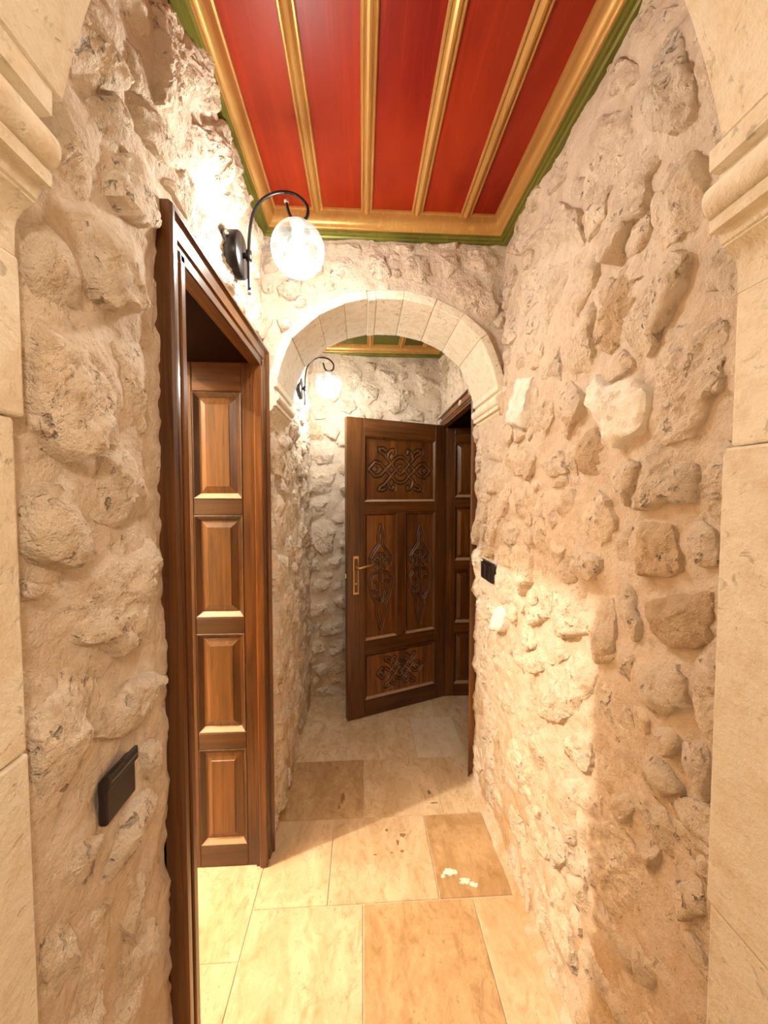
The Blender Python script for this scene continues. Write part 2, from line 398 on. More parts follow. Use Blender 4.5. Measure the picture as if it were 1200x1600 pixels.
def wood_mat(name, axis, dark, light, rough=.34, coat=.25):
    t = NT(name)
    sc = {'Z': (34, 34, 1.6), 'X': (1.6, 34, 34), 'Y': (34, 1.6, 34)}[axis]
    v = t.coords(sc)
    g = t.noise(v, 1.0, 6, .62, 1.2)
    v2 = t.coords({'Z': (5, 5, .9), 'X': (.9, 5, 5), 'Y': (5, .9, 5)}[axis])
    b = t.noise(v2, 1.0, 4, .6, 1.0)
    col = t.mix(t.ramp(g, .33, .68), dark, light)
    col = t.mix(t.math('MULTIPLY', t.ramp(b, .38, .66), .6), col, tuple(x*.45 for x in dark))
    oi = t.add('ShaderNodeObjectInfo')
    hsv = t.add('ShaderNodeHueSaturation'); t.ln(col, hsv.inputs['Color'])
    t.ln(t.math('ADD', t.math('MULTIPLY', oi.outputs['Random'], .4), .8), hsv.inputs['Value'])
    m = t.out(hsv.outputs[0], rough, t.bump(g, .18, .002), Specular_IOR_Level=.5)
    t.b.inputs['Coat Weight'].default_value = coat
    t.b.inputs['Coat Roughness'].default_value = .22
    return m

def plain(name, col, rough=.5, metal=0.0, **kw):
    t = NT(name)
    v = t.coords()
    n = t.noise(v, 40.0, 4, .6)
    c = t.mix(t.ramp(n, .3, .7), tuple(x*.85 for x in col), col)
    return t.out(c, rough, t.bump(n, .08, .002), Metallic=metal, **kw)

M = {}
M['stone'] = rock_mat('rubble_stone', (.78, .64, .49), (.85, .72, .58), (.56, .40, .25), var=.14, pit=1.0, fine=1.0)
M['stone_pale'] = rock_mat('pale_stone', (.90, .84, .74), (.94, .89, .80), (.82, .71, .57), var=.05, pit=.3, fine=.6)
M['stone_dark'] = rock_mat('brown_stone', (.60, .44, .29), (.70, .54, .37), (.44, .29, .16), var=.15, pit=.9, fine=1.0)
M['mortar'] = rock_mat('lime_mortar', (.71, .575, .445), (.77, .645, .52), (.61, .465, .32), pit=.45, fine=.7, stain=(.50, .29, .10), rand=False)
M['cut_stone'] = rock_mat('cut_stone', (.86, .77, .61), (.90, .82, .68), (.74, .59, .40), var=.10, pit=1.0, fine=.35)
M['plaster'] = rock_mat('room_plaster', (.72, .58, .42), (.76, .62, .46), (.68, .52, .36), pit=.0, fine=.1, rand=False)

def travertine(name, c1, c2, c3):
    t = NT(name)
    v = t.coords((1.0, .55, 1.0))
    a = t.noise(v, 5.5, 8, .66, 1.0)
    b = t.noise(v, 22.0, 7, .72, .8)
    f = t.noise(v, 95.0, 3, .6)
    col = t.mix(t.ramp(a, .40, .60), c1, c2)
    col = t.mix(t.math('MULTIPLY', t.ramp(b, .50, .66), .75), col, c3)
    col = t.mix(t.math('MULTIPLY', t.ramp(b, .34, .44, (1, 1, 1), (0, 0, 0)), .5), col, tuple(min(1, x*1.18) for x in c2))
    po = t.math('MULTIPLY', t.ramp(f, .62, .70), t.ramp(a, .46, .58))
    col = t.mix(t.math('MULTIPLY', po, .6), col, tuple(x*.5 for x in c3))
    oi = t.add('ShaderNodeObjectInfo')
    hsv = t.add('ShaderNodeHueSaturation'); t.ln(col, hsv.inputs['Color'])
    t.ln(t.math('ADD', t.math('MULTIPLY', oi.outputs['Random'], .10), .94), hsv.inputs['Value'])
    r = t.math('ADD', t.math('MULTIPLY', b, .25), .36)
    return t.out(hsv.outputs[0], r, t.bump(b, .12, .003), Specular_IOR_Level=.4)
M['tile'] = travertine('travertine', (.62, .43, .25), (.76, .58, .38), (.48, .30, .14))
M['tile_brown'] = travertine('brown_travertine', (.46, .28, .13), (.60, .40, .21), (.34, .19, .07))
M['tile_pale'] = travertine('pale_travertine', (.74, .58, .41), (.81, .67, .50), (.62, .46, .29))
M['grout'] = plain('grout', (.72, .60, .44), .9)

for ax in 'XYZ':
    M['wood'+ax] = wood_mat('dark_wood_'+ax.lower(), ax, (.07, .021, .004), (.225, .080, .012))
    M['warm'+ax] = wood_mat('amber_wood_'+ax.lower(), ax, (.065, .022, .003), (.21, .082, .010), .36)
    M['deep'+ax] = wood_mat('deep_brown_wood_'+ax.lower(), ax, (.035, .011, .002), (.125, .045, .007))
M['ledge'] = plain('lit_ledge_wood', (.46, .29, .17), .4)  # paler wood for upward ledges: lamp light from above put into the colour
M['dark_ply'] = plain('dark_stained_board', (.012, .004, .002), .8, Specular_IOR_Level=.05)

def paint(name, c1, c2, rough, axis=True, metal=0.0, coat=.0):
    t = NT(name)
    g = t.noise(t.coords((42, 1.6, 42)), 1.0, 6, .62, 1.4)
    b = t.noise(t.coords((4, 1.2, 4)), 1.0, 4, .6, .6)
    col = t.mix(t.ramp(b, .34, .68), c1, c2)
    col = t.mix(t.math('MULTIPLY', t.ramp(g, .52, .75), .4), col, tuple(x*1.5 for x in c2))
    m = t.out(col, rough, t.bump(g, .15, .002), Metallic=metal, Specular_IOR_Level=.3)
    t.b.inputs['Coat Weight'].default_value = coat
    t.b.inputs['Coat Roughness'].default_value = .25
    return m
M['red'] = paint('red_stained_board', (.21, .006, .001), (.36, .028, .003), .45, coat=.02)
M['green'] = paint('green_stained_board', (.05, .06, .008), (.085, .10, .015), .35, coat=.2)
M['green_trim'] = paint('green_gilt_moulding', (.11, .11, .014), (.22, .20, .035), .40, metal=.25)
M['gold'] = paint('gold_paint', (.48, .25, .07), (.62, .37, .12), .36, metal=.45)
M['black_metal'] = plain('black_metal', (.018, .015, .014), .32, .3)
M['brass'] = plain('brass', (.75, .52, .22), .28, .95)
M['steel'] = plain('pale_metal', (.75, .70, .62), .3, .9)
M['black_plastic'] = plain('black_plastic', (.012, .008, .007), .35)
M['bulb_base'] = plain('bulb_base', (.80, .80, .80), .4)

def glass_mat():
    t = NT('clear_glass')
    n = t.n; n.remove(t.b)
    tr = t.add('ShaderNodeBsdfTransparent'); tr.inputs[0].default_value = (.80, .84, .86, 1)
    gl = t.add('ShaderNodeBsdfGlossy'); gl.inputs['Roughness'].default_value = .08; gl.inputs[0].default_value = (1, 1, 1, 1)
    tl = t.add('ShaderNodeBsdfTranslucent'); tl.inputs[0].default_value = (.9, .95, 1, 1)
    lw = t.add('ShaderNodeLayerWeight'); lw.inputs[0].default_value = .42
    cl = t.noise(t.coords(rand=False), 22.0, 4, .6, 1.0)
    haze = t.math('ADD', t.math('MULTIPLY', t.ramp(cl, .42, .7), .016), .006)
    m1 = t.add('ShaderNodeMixShader'); t.ln(t.math('MULTIPLY', lw.outputs['Facing'], .55, True), m1.inputs[0]); t.ln(tr.outputs[0], m1.inputs[1]); t.ln(gl.outputs[0], m1.inputs[2])
    fz = t.math('ADD', haze, t.math('MULTIPLY', t.math('POWER', lw.outputs['Facing'], 5.0), .05), True)
    m2 = t.add('ShaderNodeMixShader'); t.ln(fz, m2.inputs[0]); t.ln(m1.outputs[0], m2.inputs[1]); t.ln(tl.outputs[0], m2.inputs[2])
    t.ln(m2.outputs[0], n['Material Output'].inputs[0])
    return t.m
M['glass'] = glass_mat()

def glow(name, watts, r):
    t = NT(name)
    s = watts/(math.pi*4*math.pi*r*r)
    return t.out((1, 1, 1), .4, None, Emission_Color=(1.0, .95, .86, 1), Emission_Strength=s)
M['bulb'] = glow('lit_bulb', BULB_W, .03)
M['bulb_far'] = glow('lit_bulb_far', BULB_FAR_W, .03)

# ---------------------------------------------------------------- rubble walls
def fbm(p, f, o=4):
    return noise.fractal(Vector(p)*f, .55, 2.1, o)

def inside(poly, U, V):
    m = np.zeros(U.shape, bool)
    n = len(poly)
    for i in range(n):
        x0, y0 = poly[i]; x1, y1 = poly[(i+1) % n]
        if y0 == y1: continue
        c = ((y0 > V) != (y1 > V)) & (U < (x1-x0)*(V-y0)/(y1-y0)+x0)
        m ^= c
    return m

class RubbleWall:
    """a mortar sheet with single stones set in it.  P(u, v, h): point at u along, v up, h out of the wall"""
    RES = .008
    def __init__(s, name, P, u0, u1, v0, v1, holes, seed, blocked=()):
        s.name, s.P, s.holes = name, P, holes
        s.u0, s.u1, s.v0, s.v1 = u0, u1, v0, v1
        s.rng = random.Random(seed); s.seed = seed
        nu, nv = int((u1-u0)/s.RES)+1, int((v1-v0)/s.RES)+1
        us = u0+np.arange(nu)*s.RES; vs = v0+np.arange(nv)*s.RES
        s.U, s.V = np.meshgrid(us, vs, indexing='ij')
        s.occ = np.zeros(s.U.shape, bool)
        for h in list(holes)+list(blocked):
            s.occ |= h(s.U, s.V)
        s.hole_mask = s.occ.copy()
        s.H = np.zeros(s.U.shape)
        s.stones = []
    def mark(s, poly, h):
        m = inside(poly, s.U, s.V)
        s.occ |= m; s.H[m] = h
    def add(s, poly, h, mat='stone', label=None):
        s.stones.append((poly, h, mat, label)); s.mark(poly, h)
    def busy(s, u, v):
        i, j = int(round((u-s.u0)/s.RES)), int(round((v-s.v0)/s.RES))
        if i < 0 or j < 0 or i >= s.occ.shape[0] or j >= s.occ.shape[1]: return True
        return bool(s.occ[i, j])
    def fill(s, sizes, gap, relief, aspect=1.25, limit=290, zone=None):
        rng = s.rng
        for R, tries in sizes:
            for _ in range(tries):
                if len(s.stones) >= limit: return
                u, v = rng.uniform(s.u0, s.u1), rng.uniform(s.v0, s.v1)
                if zone and not zone(u, v): continue
                if s.busy(u, v): continue
                n = rng.choice((7, 8, 9, 10)); poly = []; ok = True
                ph = rng.uniform(0, 6.28); sq = rng.uniform(0, .22); k = rng.choice((3, 4, 4, 5)); asp = rng.uniform(.8, aspect)
                rot = rng.uniform(-.5, .5)
                for i in range(n):
                    a = 2*math.pi*(i+rng.uniform(-.35, .35))/n
                    rm = R*(1+sq*math.cos(k*a+ph))*rng.uniform(.82, 1.18)
                    du, dv = math.cos(a)*asp, math.sin(a)/asp
                    du, dv = du*math.cos(rot)-dv*math.sin(rot), du*math.sin(rot)+dv*math.cos(rot)
                    r = 0.0; hit = False
                    while r < rm+gap:
                        r += .006
                        if s.busy(u+du*r, v+dv*r): hit = True; break
                    r = min(rm, r-gap)
                    if r < R*.42: ok = False; break
                    poly.append((u+du*r, v+dv*r))
                if ok:
                    s.add(poly, relief*rng.uniform(.55, 1.2)*(.6+.4*min(1, R/.06))*(.5 if v < .9 else .85), 'stone_dark' if rng.random() < .07 else 'stone')
    def build_stone(s, k, poly, h, mat, label, parent):
        rng = s.rng
        # outline resampled with a broken edge
        L = sum(math.dist(poly[i], poly[i-1]) for i in range(len(poly)))
        N = max(20, min(76, int(L/.010)))
        pts = []
        seg = []
        for i in range(len(poly)):
            a, b = poly[i], poly[(i+1) % len(poly)]
            seg.append((a, b, math.dist(a, b)))
        for j in range(N):
            d = L*j/N
            for a, b, l in seg:
                if d <= l or l == seg[-1][2] and (a, b, l) == seg[-1]:
                    t = min(1, d/l) if l else 0
                    pts.append((a[0]+(b[0]-a[0])*t, a[1]+(b[1]-a[1])*t)); break
                d -= l
        N = len(pts)
        # round the corners a little
        pts = [((pts[i-1][0]+4*pts[i][0]+pts[(i+1) % N][0])/6, (pts[i-1][1]+4*pts[i][1]+pts[(i+1) % N][1])/6) for i in range(N)]
        cu = sum(p[0] for p in pts)/N; cv = sum(p[1] for p in pts)/N
        rad = sum(math.dist(p, (cu, cv)) for p in pts)/N
        R = max(5, min(16, int(rad/.008)))
        ts = [0, min(.10, .005/rad), min(.22, .012/rad)]
        ts += [ts[-1]+(1-ts[-1])*(i/(R-2)) for i in range(1, R-1)]
        tilt_u, tilt_v = rng.uniform(-.10, .10), -h/max(rad, .02)*rng.uniform(.25, .75)
        # a few struck faces that cut the dome off at odd angles
        cuts = []
        for _ in range(0 if mat == 'stone_pale' else rng.choice((2, 3, 3, 4))):
            a = rng.uniform(0, 2*math.pi); sl = rng.uniform(.18, .55)
            cuts.append((math.cos(a)*sl, math.sin(a)*sl, h*(1.15)+sl*rad*rng.uniform(.0, .45)))
        o = s.P(cu, cv, 0)
        vs, fs = [], []
        off = Vector((k*3.7, s.seed*5.1, 0))
        am = min(.012, .085*rad+.003)
        for r, t in enumerate(ts):
            last = r == len(ts)-1
            for (pu, pv) in pts:
                jx = noise.noise(Vector((pu*70, pv*70, k*1.3)))*.006+noise.noise(Vector((pu*24, pv*24, k*2.1)))*.007 if r < 3 else 0.0
                u = pu+(cu-pu)*t + jx*(pu-cu)/max(rad, .01)
                v = pv+(cv-pv)*t + jx*(pv-cv)/max(rad, .01)
                if r == 0:
                    hh = -.008
                else:
                    hh = h*(.92+.30*min(1, t*1.6)) + (u-cu)*tilt_u+(v-cv)*tilt_v
                    for ca, cb, cd in cuts:
                        hh = min(hh, cd-(u-cu)*ca-(v-cv)*cb)
                    q = Vector((u, v, 0))+off
                    hh += fbm(q, 13, 5)*am - abs(noise.noise(q*27))*.40*am + (abs(noise.noise(q*52))-.25)*.45*am
                    hh *= (.80 if r == 1 else (.95 if r == 2 else 1.0))
                    hh = max(hh, -.006)
                vs.append(Vector(s.P(u, v, hh))-Vector(o))
                if last: break
        for r in range(len(ts)-2):
            for i in range(N):
                a = r*N+i; b = r*N+(i+1) % N
                fs.append((a, b, b+N, a+N))
        last = (len(ts)-1)*N; r = (len(ts)-2)*N
        for i in range(N):
            fs.append((r+i, r+(i+1) % N, last))
        ob = from_py('stone', vs, fs, M[mat], parent, smooth=True, loc=o)
        ob.data.set_sharp_from_angle(angle=.62)
        if label: ob['label'] = label
    def build(s, step=.014, rough=.010, mat='mortar'):
        # mortar swells up around each stone
        H = s.H.copy()
        for _ in range(2):
            for ax in (0, 1):
                A = H.copy(); w = 3
                for d in range(1, w+1):
                    A += np.roll(H, d, ax)+np.roll(H, -d, ax)
                H = A/(2*w+1)
        nu, nv = max(2, int((s.u1-s.u0)/step)), max(2, int((s.v1-s.v0)/step))
        vs, fs, idx = [], [], {}
        for i in range(nu+1):
            u = s.u0+(s.u1-s.u0)*i/nu
            a = min(H.shape[0]-1, int((u-s.u0)/s.RES))
            for j in range(nv+1):
                v = s.v0+(s.v1-s.v0)*j/nv
                b = min(H.shape[1]-1, int((v-s.v0)/s.RES))
                h = fbm((u, v, s.seed), 5.5, 4)*rough + fbm((u+9, v, s.seed), 24, 2)*rough*.22 + (abs(fbm((u*.8, v*1.3, s.seed+4), 15, 3))-.2)*-rough*.7 + H[a, b]*.66
                vs.append(s.P(u, v, h-.004))
        cu = (np.arange(nu)+.5)/nu*(s.u1-s.u0)+s.u0; cv = (np.arange(nv)+.5)/nv*(s.v1-s.v0)+s.v0
        CU, CV = np.meshgrid(cu, cv, indexing='ij')
        hm = np.zeros(CU.shape, bool)
        for hfun in s.holes: hm |= hfun(CU, CV)
        for i in range(nu):
            for j in range(nv):
                if hm[i, j]: continue
                a = i*(nv+1)+j
                fs.append((a, a+1, a+nv+2, a+nv+1))
        w = struct(from_py(s.name, vs, fs, M[mat], smooth=True))
        for k, (poly, h, m, label) in enumerate(s.stones):
            s.build_stone(k, poly, h, m, label, w)
        return w

def rect(a0, a1, b0, b1):
    return lambda U, V: (U > a0) & (U < a1) & (V > b0) & (V < b1)

XL, XR, YA, YE = -.402, .594, 1.605, 2.885      # faces of the four rubble walls
TOP = 2.62

# ---- right wall
wr = RubbleWall('wall_right', lambda u, v, h: (XR-h, u, v), .30, 2.96, -.01, TOP,
                [rect(2.0, 2.86, -1, 2.03)], 3, [rect(1.60, 1.90, 1.80, 2.60), rect(1.66, 1.83, 1.10, 1.21), rect(0, 9, 2.55, 3), rect(0, .49, -1, 2.3)])
for k, (h, p) in enumerate(STONES_RIGHT):
    mat, lab = 'stone', None
    if k == 18: mat, lab = 'stone_pale', 'pale heart-shaped stone'
    elif k == 26: mat, lab = 'stone_pale', 'pale upright slab of stone'
    elif k == 36: mat, lab = 'stone_pale', 'small white oblong stone'
    elif k in (20, 23, 9, 22): mat = 'stone_dark'
    wr.add(p, h, mat, lab)
wr.fill([(.12, 1500), (.09, 3000), (.065, 5000), (.048, 5000)], .008, .026, 1.4, 240)
wall_right = wr.build(step=.010)

# ---- left wall
wl = RubbleWall('wall_left', lambda u, v, h: (XL+h+(.018 if u > 1.7 else 0), u, v), .30, 2.96, -.01, TOP,
                [rect(.86, 1.53, -1, 2.03)], 7, [rect(.755, 1.61, -1, 2.11), rect(1.60, 1.95, 1.80, 2.60), rect(.595, .695, .99, 1.09), rect(0, 9, 2.55, 3), rect(0, .44, -1, 2.3), rect(.0, .8, -1, .55)])
for h, p in STONES_LEFT:
    wl.add(p, h)
wl.fill([(.12, 1500), (.09, 2500), (.06, 3000), (.045, 2500)], .011, .024, 1.35, 180)
wall_left = wl.build(step=.010)

# ---- end wall of the far bay
wb = RubbleWall('wall_back', lambda u, v, h: (u, YE-.10*max(0, .2-u)-h, v), -.44, .64, -.01, TOP, [], 11, [rect(-9, 9, 2.52, 3)])
for h, p in STONES_BACK:
    wb.add(p, h)
wb.fill([(.09, 300), (.065, 500), (.045, 600)], .016, .024, 1.25, 120)
wall_back = wb.build()

# ---- the arch wall between the two bays
AX, AZ, AA, AB = .111, 1.969, .452, .333       # centre of the far arch, half span, rise
def arch_hole(U, V):
    e = ((U-AX)/(AA+.018))**2+(np.maximum(V-AZ, 0)/(AB+.018))**2
    return ((e < 1) & (V >= AZ)) | ((V < AZ) & (np.abs(U-AX) < AA+.018)) | (V < 1.84)
def arch_keep(U, V):
    e = ((U-AX)/(AA+.055))**2+(np.maximum(V-AZ, 0)/(AB+.055))**2
    return (e < 1) | (V < 1.9)
wa = RubbleWall('wall_front', lambda u, v, h: (u, YA-h, v), XL-.01, XR+.01, 1.83, TOP, [arch_hole], 5, [arch_keep, rect(-9, 9, 2.55, 3)])
for h, p in STONES_ARCH:
    wa.add(p, h)
wa.fill([(.06, 200), (.045, 300), (.03, 300)], .016, .016, 1.2, 60)
wall_front = wa.build(step=.009)
wf = RubbleWall('wall_front', lambda u, v, h: (u, YA+.335+h, v), XL-.01, XR+.01, 1.83, TOP, [arch_hole], 6, [arch_keep])
wf.fill([(.06, 200), (.045, 300)], .016, .016, 1.2, 60)
wf.build(step=.012)

# ---------------------------------------------------------------- floor
floor = struct(box('floor', -2.75, 2.3, -2.6, 3.2, -.10, -.004, M['grout']))
floor_c = Vector(floor.location)
def tile(x0, x1, y0, y1, mat='tile', lab=None):
    g = .0022
    c = Vector(((x0+x1)/2, (y0+y1)/2, 0))
    o = obj('tile', box_bm(x0+g-c.x, x1-g-c.x, y0+g-c.y, y1-g-c.y, -.012, random.Random(int(x0*991+y0*577)).uniform(-.0006, .0006), .0016), M[mat], floor, c-floor_c)
    if lab: o['label'] = lab
T = .022
rows = [
 (.70, 1.355, [(-.40, 0.0, 'tile'), (0.0, .41, 'tile_brown'), (.41, .62, 'tile')]),
 (1.355, 1.735, [(-.40, -.13, 'tile'), (-.13, .285, 'tile'), (.285, .62, 'tile_brown')]),
 (1.735, 2.13, [(-.42, .005, 'tile_brown'), (.005, .385, 'tile'), (.385, .62, 'tile')]),
 (2.13, 2.525, [(-.42, -.095, 'tile'), (-.095, .315, 'tile'), (.315, .60, 'tile_pale'), (.60, 1.0, 'tile')]),
 (2.525, 2.92, [(-.42, .08, 'tile'), (.08, .50, 'tile'), (.50, 1.0, 'tile')]),
 (.10, .70, [(-.42, .18, 'tile'), (.18, .62, 'tile')]),
]
for y0, y1, cs in rows:
    for x0, x1, m in cs:
        tile(x0, x1, y0, y1, m)
for y0, y1 in ((.83, 1.20), (1.20, 1.56)):
    tile(-.72, -.40, y0, y1)
for x0 in (-2.6, -1.97, -1.34):
    for y0 in (-.4, .23, .86, 1.49):
        tile(x0, x0+.63 if x0 < -1.5 else -.72, y0, y0+.63)
for y0 in (2.13, 2.525):
    tile(1.0, 1.6, y0, y0+.395)

# filled hollows and open pits in the travertine
def blob(name, x, y, rx, ry, mat, seed, lab=None):
    r = random.Random(seed); n = 18
    vs = [(rx*math.cos(a)*k, ry*math.sin(a)*k, 0) for a, k in [(2*math.pi*i/n, r.uniform(.55, 1.1)) for i in range(n)]]+[(0, 0, .0006)]
    o = from_py(name, vs, [(i, (i+1) % n, n) for i in range(n)], M[mat], floor, loc=Vector((x, y, .0012))-floor_c)
    if lab: o['label'] = lab
M['pit'] = plain('pit_stain', (.30, .17, .07), .8)
for k, (x, y, rx, ry) in enumerate([(.345, 1.455, .030, .018), (.395, 1.415, .026, .016), (.425, 1.40, .018, .012), (.315, 1.44, .010, .010)]):
    blob('filler_patch', x, y, rx, ry, 'stone_pale', k, 'white filler patch in the brown tile')
for k, (x, y, rx, ry) in enumerate([(.175, 1.63, .016, .011), (.150, 1.595, .008, .016), (.165, 1.555, .010, .007), (.105, 1.66, .008, .010), (-.10, 1.86, .010, .038), (-.115, 1.80, .007, .014), (.335, 1.87, .010, .016), (.345, 1.80, .022, .006), (.05, 1.545, .010, .005), (.12, 1.55, .008, .004)]):
    blob('pit', x, y, rx, ry, 'pit', k+20)
# crooked mortar fillet where the right wall meets the floor
vs, fs = [], []
for i in range(90):
    y = .50+1.46*i/89
    e = .016+.012*noise.noise(Vector((y*6, 2, 0)))+.006*noise.noise(Vector((y*21, 5, 0)))
    for d, z in ((.030, .050), (.004+e*.2, .022), (-e*.55, .012), (-e, .001)):
        vs.append((XR-.018+d, y, z+.004*noise.noise(Vector((y*14, d*40, 1)))))
for i in range(89):
    for k in range(3):
        a = i*4+k; fs.append((a, a+1, a+5, a+4))
struct(from_py('trim_1', vs, fs, M['mortar'], smooth=True), 'crooked pale mortar fillet where the right wall meets the floor')

# ---------------------------------------------------------------- ceilings
def ceiling(name, x0, x1, y0, y1, zp, battens, panel_mat, sides, k=1.0):
    root = struct(obj(name, box_bm(x0-.06-0, x1+.06, y0-.05, y1+.05, zp+.02, zp+.08), M['dark_ply']))
    xs = [x0]+battens+[x1]
    for a, b in zip(xs, xs[1:]):
        box('panel', a-.01, b+.01, y0, y1, zp, zp+.022, M[panel_mat], root, .001)
    for bx in battens:
        # moulded batten: two beads on either side of a raised half round
        prof = [(-.022, 0), (-.022, -.006), (-.019, -.010), (-.015, -.010), (-.0125, -.006), (-.011, -.008), (-.006, -.015), (0, -.018),
                (.006, -.015), (.011, -.008), (.0125, -.006), (.015, -.010), (.019, -.010), (.022, -.006), (.022, 0)]
        vs, fs = [], []
        ym = (y0+y1)/2
        for y in (y0+.03, y1-.03):
            for px, pz in prof: vs.append((px, y-ym, pz))
        n = len(prof)
        for i in range(n-1): fs.append((i, i+1, n+i+1, n+i))
        fs += [tuple(range(n)), tuple(range(2*n-1, n-1, -1))]
        from_py('batten', vs, fs, M['gold'], root, recalc=True, loc=(bx, ym, zp+.001))
    # cornice: green foot against the wall, then a gold cove up to the boards; mitred at the corners
    gold = [(.026, zp-.046), (.027, zp-.060), (.031, zp-.060), (.032, zp-.057)]+[(.032+.024*math.sin(math.radians(q)), zp-.012-.043*math.cos(math.radians(q))) for q in range(5, 91, 14)]+[(.057, zp-.008), (.062, zp-.007), (.063, zp+.004)]
    green = [(-.012, zp-.048), (-.012, zp-.078), (.006, zp-.078), (.010, zp-.072), (.018, zp-.072), (.021, zp-.064), (.026, zp-.064), (.028, zp-.048)]
    gold = [(d, zp+(z-zp)*k) for d, z in gold]; green = [(d, zp+(z-zp)*k) for d, z in green]
    for nm, prof, m in (('cornice', gold, 'gold'), ('cornice_foot', green, 'green_trim')):
        n = len(prof)
        for side in sides:
            vs, fs = [], []
            for d, z in prof:
                if side == 'W': e = ((x0+d, y0+d), (x0+d, y1-d))
                if side == 'E': e = ((x1-d, y1-d), (x1-d, y0+d))
                if side == 'N': e = ((x0+d, y1-d), (x1-d, y1-d))
                if side == 'S': e = ((x1-d, y0+d), (x0+d, y0+d))
                vs += [(*e[0], z), (*e[1], z)]
            for i in range(n-1): fs.append((2*i, 2*i+1, 2*i+3, 2*i+2))
            from_py(nm, vs, fs, M[m], root, recalc=False, smooth=True).data.set_sharp_from_angle(angle=.6)
    return root
ceiling('ceiling', -.392, .590, .47, 1.600, 2.612, [-.170, .020, .218, .412], 'red', 'WENS')
ceiling('ceiling', -.392, .590, 1.945, 2.860, 2.585, [-.170, .060, .283, .460], 'green', 'WENS', .8)

# ---------------------------------------------------------------- stone arches
IMPOST = [(0, 0.0), (0, .004), (.030, .005), (.040, .008), (.050, .016), (.058, .027), (.060, .027), (.062, .030), (.074, .034), (.075, .046), (.090, .047), (.091, .040)]+[(.113-.022*math.cos(math.radians(k)), .040+.018*math.sin(math.radians(k))) for k in range(15, 180, 15)]+[(.136, .036), (.150, .035), (.152, .049), (.178, .050)]
def stone_arch(name, label, cx, cz, a, b, th, y0, y1, ts, pillars, near):
    root = empty(name, (cx, (y0+y1)/2, 0))
    tag(root, label, 'arch')
    o = Vector(root.location)
    rng = random.Random(len(name)+int(near))
    for t0, t1 in zip(ts, ts[1:]):
        g = .04
        t0r, t1r = math.radians(t0+g), math.radians(t1-g)
        n = max(2, int((t1-t0)/9)+1)
        vs, fs = [], []
        e = rng.uniform(-.003, .003); fy = rng.uniform(-.004, .003)
        tm = (t0r+t1r)/2
        c = Vector((cx+a*math.cos(tm), (y0+y1)/2, cz+b*math.sin(tm)))
        for y in (y0+fy, y1):
            for rr in (0, th):
                for k in range(n+1):
                    # nearly straight faces between the joints
                    t = t0r+(t1r-t0r)*k/n
                    px, pz = (a+rr)*math.cos(t), (b+rr)*math.sin(t)
                    qx = (a+rr)*(math.cos(t0r)*(1-k/n)+math.cos(t1r)*k/n); qz = (b+rr)*(math.sin(t0r)*(1-k/n)+math.sin(t1r)*k/n)
                    f = .65 if rr else .65
                    sx, sz = px*(1-f)+qx*f, pz*(1-f)+qz*f
                    vs.append((cx+sx+e*math.cos(t)-c.x, y-c.y, cz+sz+e*math.sin(t)-c.z))
        m = n+1
        for k in range(n):
            fs += [(k, k+1, m+k+1, m+k), (2*m+k, 3*m+k, 3*m+k+1, 2*m+k+1), (k, 2*m+k, 2*m+k+1, k+1), (m+k, m+k+1, 3*m+k+1, 3*m+k)]
        fs += [(0, m, 3*m, 2*m), (n, 2*m+n, 3*m+n, m+n)]
        me = bpy.data.meshes.new('voussoir'); me.from_pydata(vs, [], fs)
        bm = bmesh.new(); bm.from_mesh(me)
        bmesh.ops.recalc_face_normals(bm, faces=bm.faces)
        sharp = [ed for ed in bm.edges if len(ed.link_faces) == 2 and ed.calc_face_angle() > .5]
        bmesh.ops.bevel(bm, geom=sharp, offset=.0022, segments=1, affect='EDGES')
        bm.to_mesh(me); bm.free()
        obj('voussoir', me, M['cut_stone'], root, c-o)
    for side in (-1, 1):
        xf = cx+side*a                       # face of the springing
        zt = cz
        prof = [(z-.178+zt, d) for z, d in IMPOST]
        ya, yb = y0-.004, (y1 if not near else pillars[side]['y'])
        back = .13 if not near else .13
        vs, fs = [], []
        n = len(prof)
        reach = .050
        ym = (ya+yb)/2
        c = Vector((xf, ym, zt-.09))
        for y in (ya, yb):
            for z, d in prof: vs.append((xf+side*(reach-d)-c.x, y-c.y, z-c.z))
            vs.append((xf+side*back-c.x, y-c.y, prof[-1][0]-c.z)); vs.append((xf+side*back-c.x, y-c.y, prof[0][0]-c.z))
        n += 2
        for i in range(n): fs.append((i, (i+1) % n, n+(i+1) % n, n+i))
        fs += [tuple(range(n-1, -1, -1)), tuple(range(n, 2*n))]
        from_py('impost', vs, fs, M['cut_stone'], root, recalc=True, loc=c-o, smooth=True).data.set_sharp_from_angle(angle=.55)
        if near:
            for (za, zb, dx, dy) in pillars[side]['blocks']:
                x_in = pillars[side]['x']-side*dx
                xx = sorted((x_in, x_in+side*.14))
                ob = box('block', xx[0], xx[1], y0, pillars[side]['y']+dy, za+.001, zb-.001, M['cut_stone'], root, .004, 2)
                ob.location = Vector(ob.location)-o
    return root
stone_arch('stone_arch', 'pale cut-stone arch with moulded imposts spanning the corridor past the left door', AX, AZ, AA, AB, .036, YA-.012, YA+.34,
           [0, 33, 50, 66, 82.5, 96.5, 101, 113.6, 129, 150, 180], None, False)
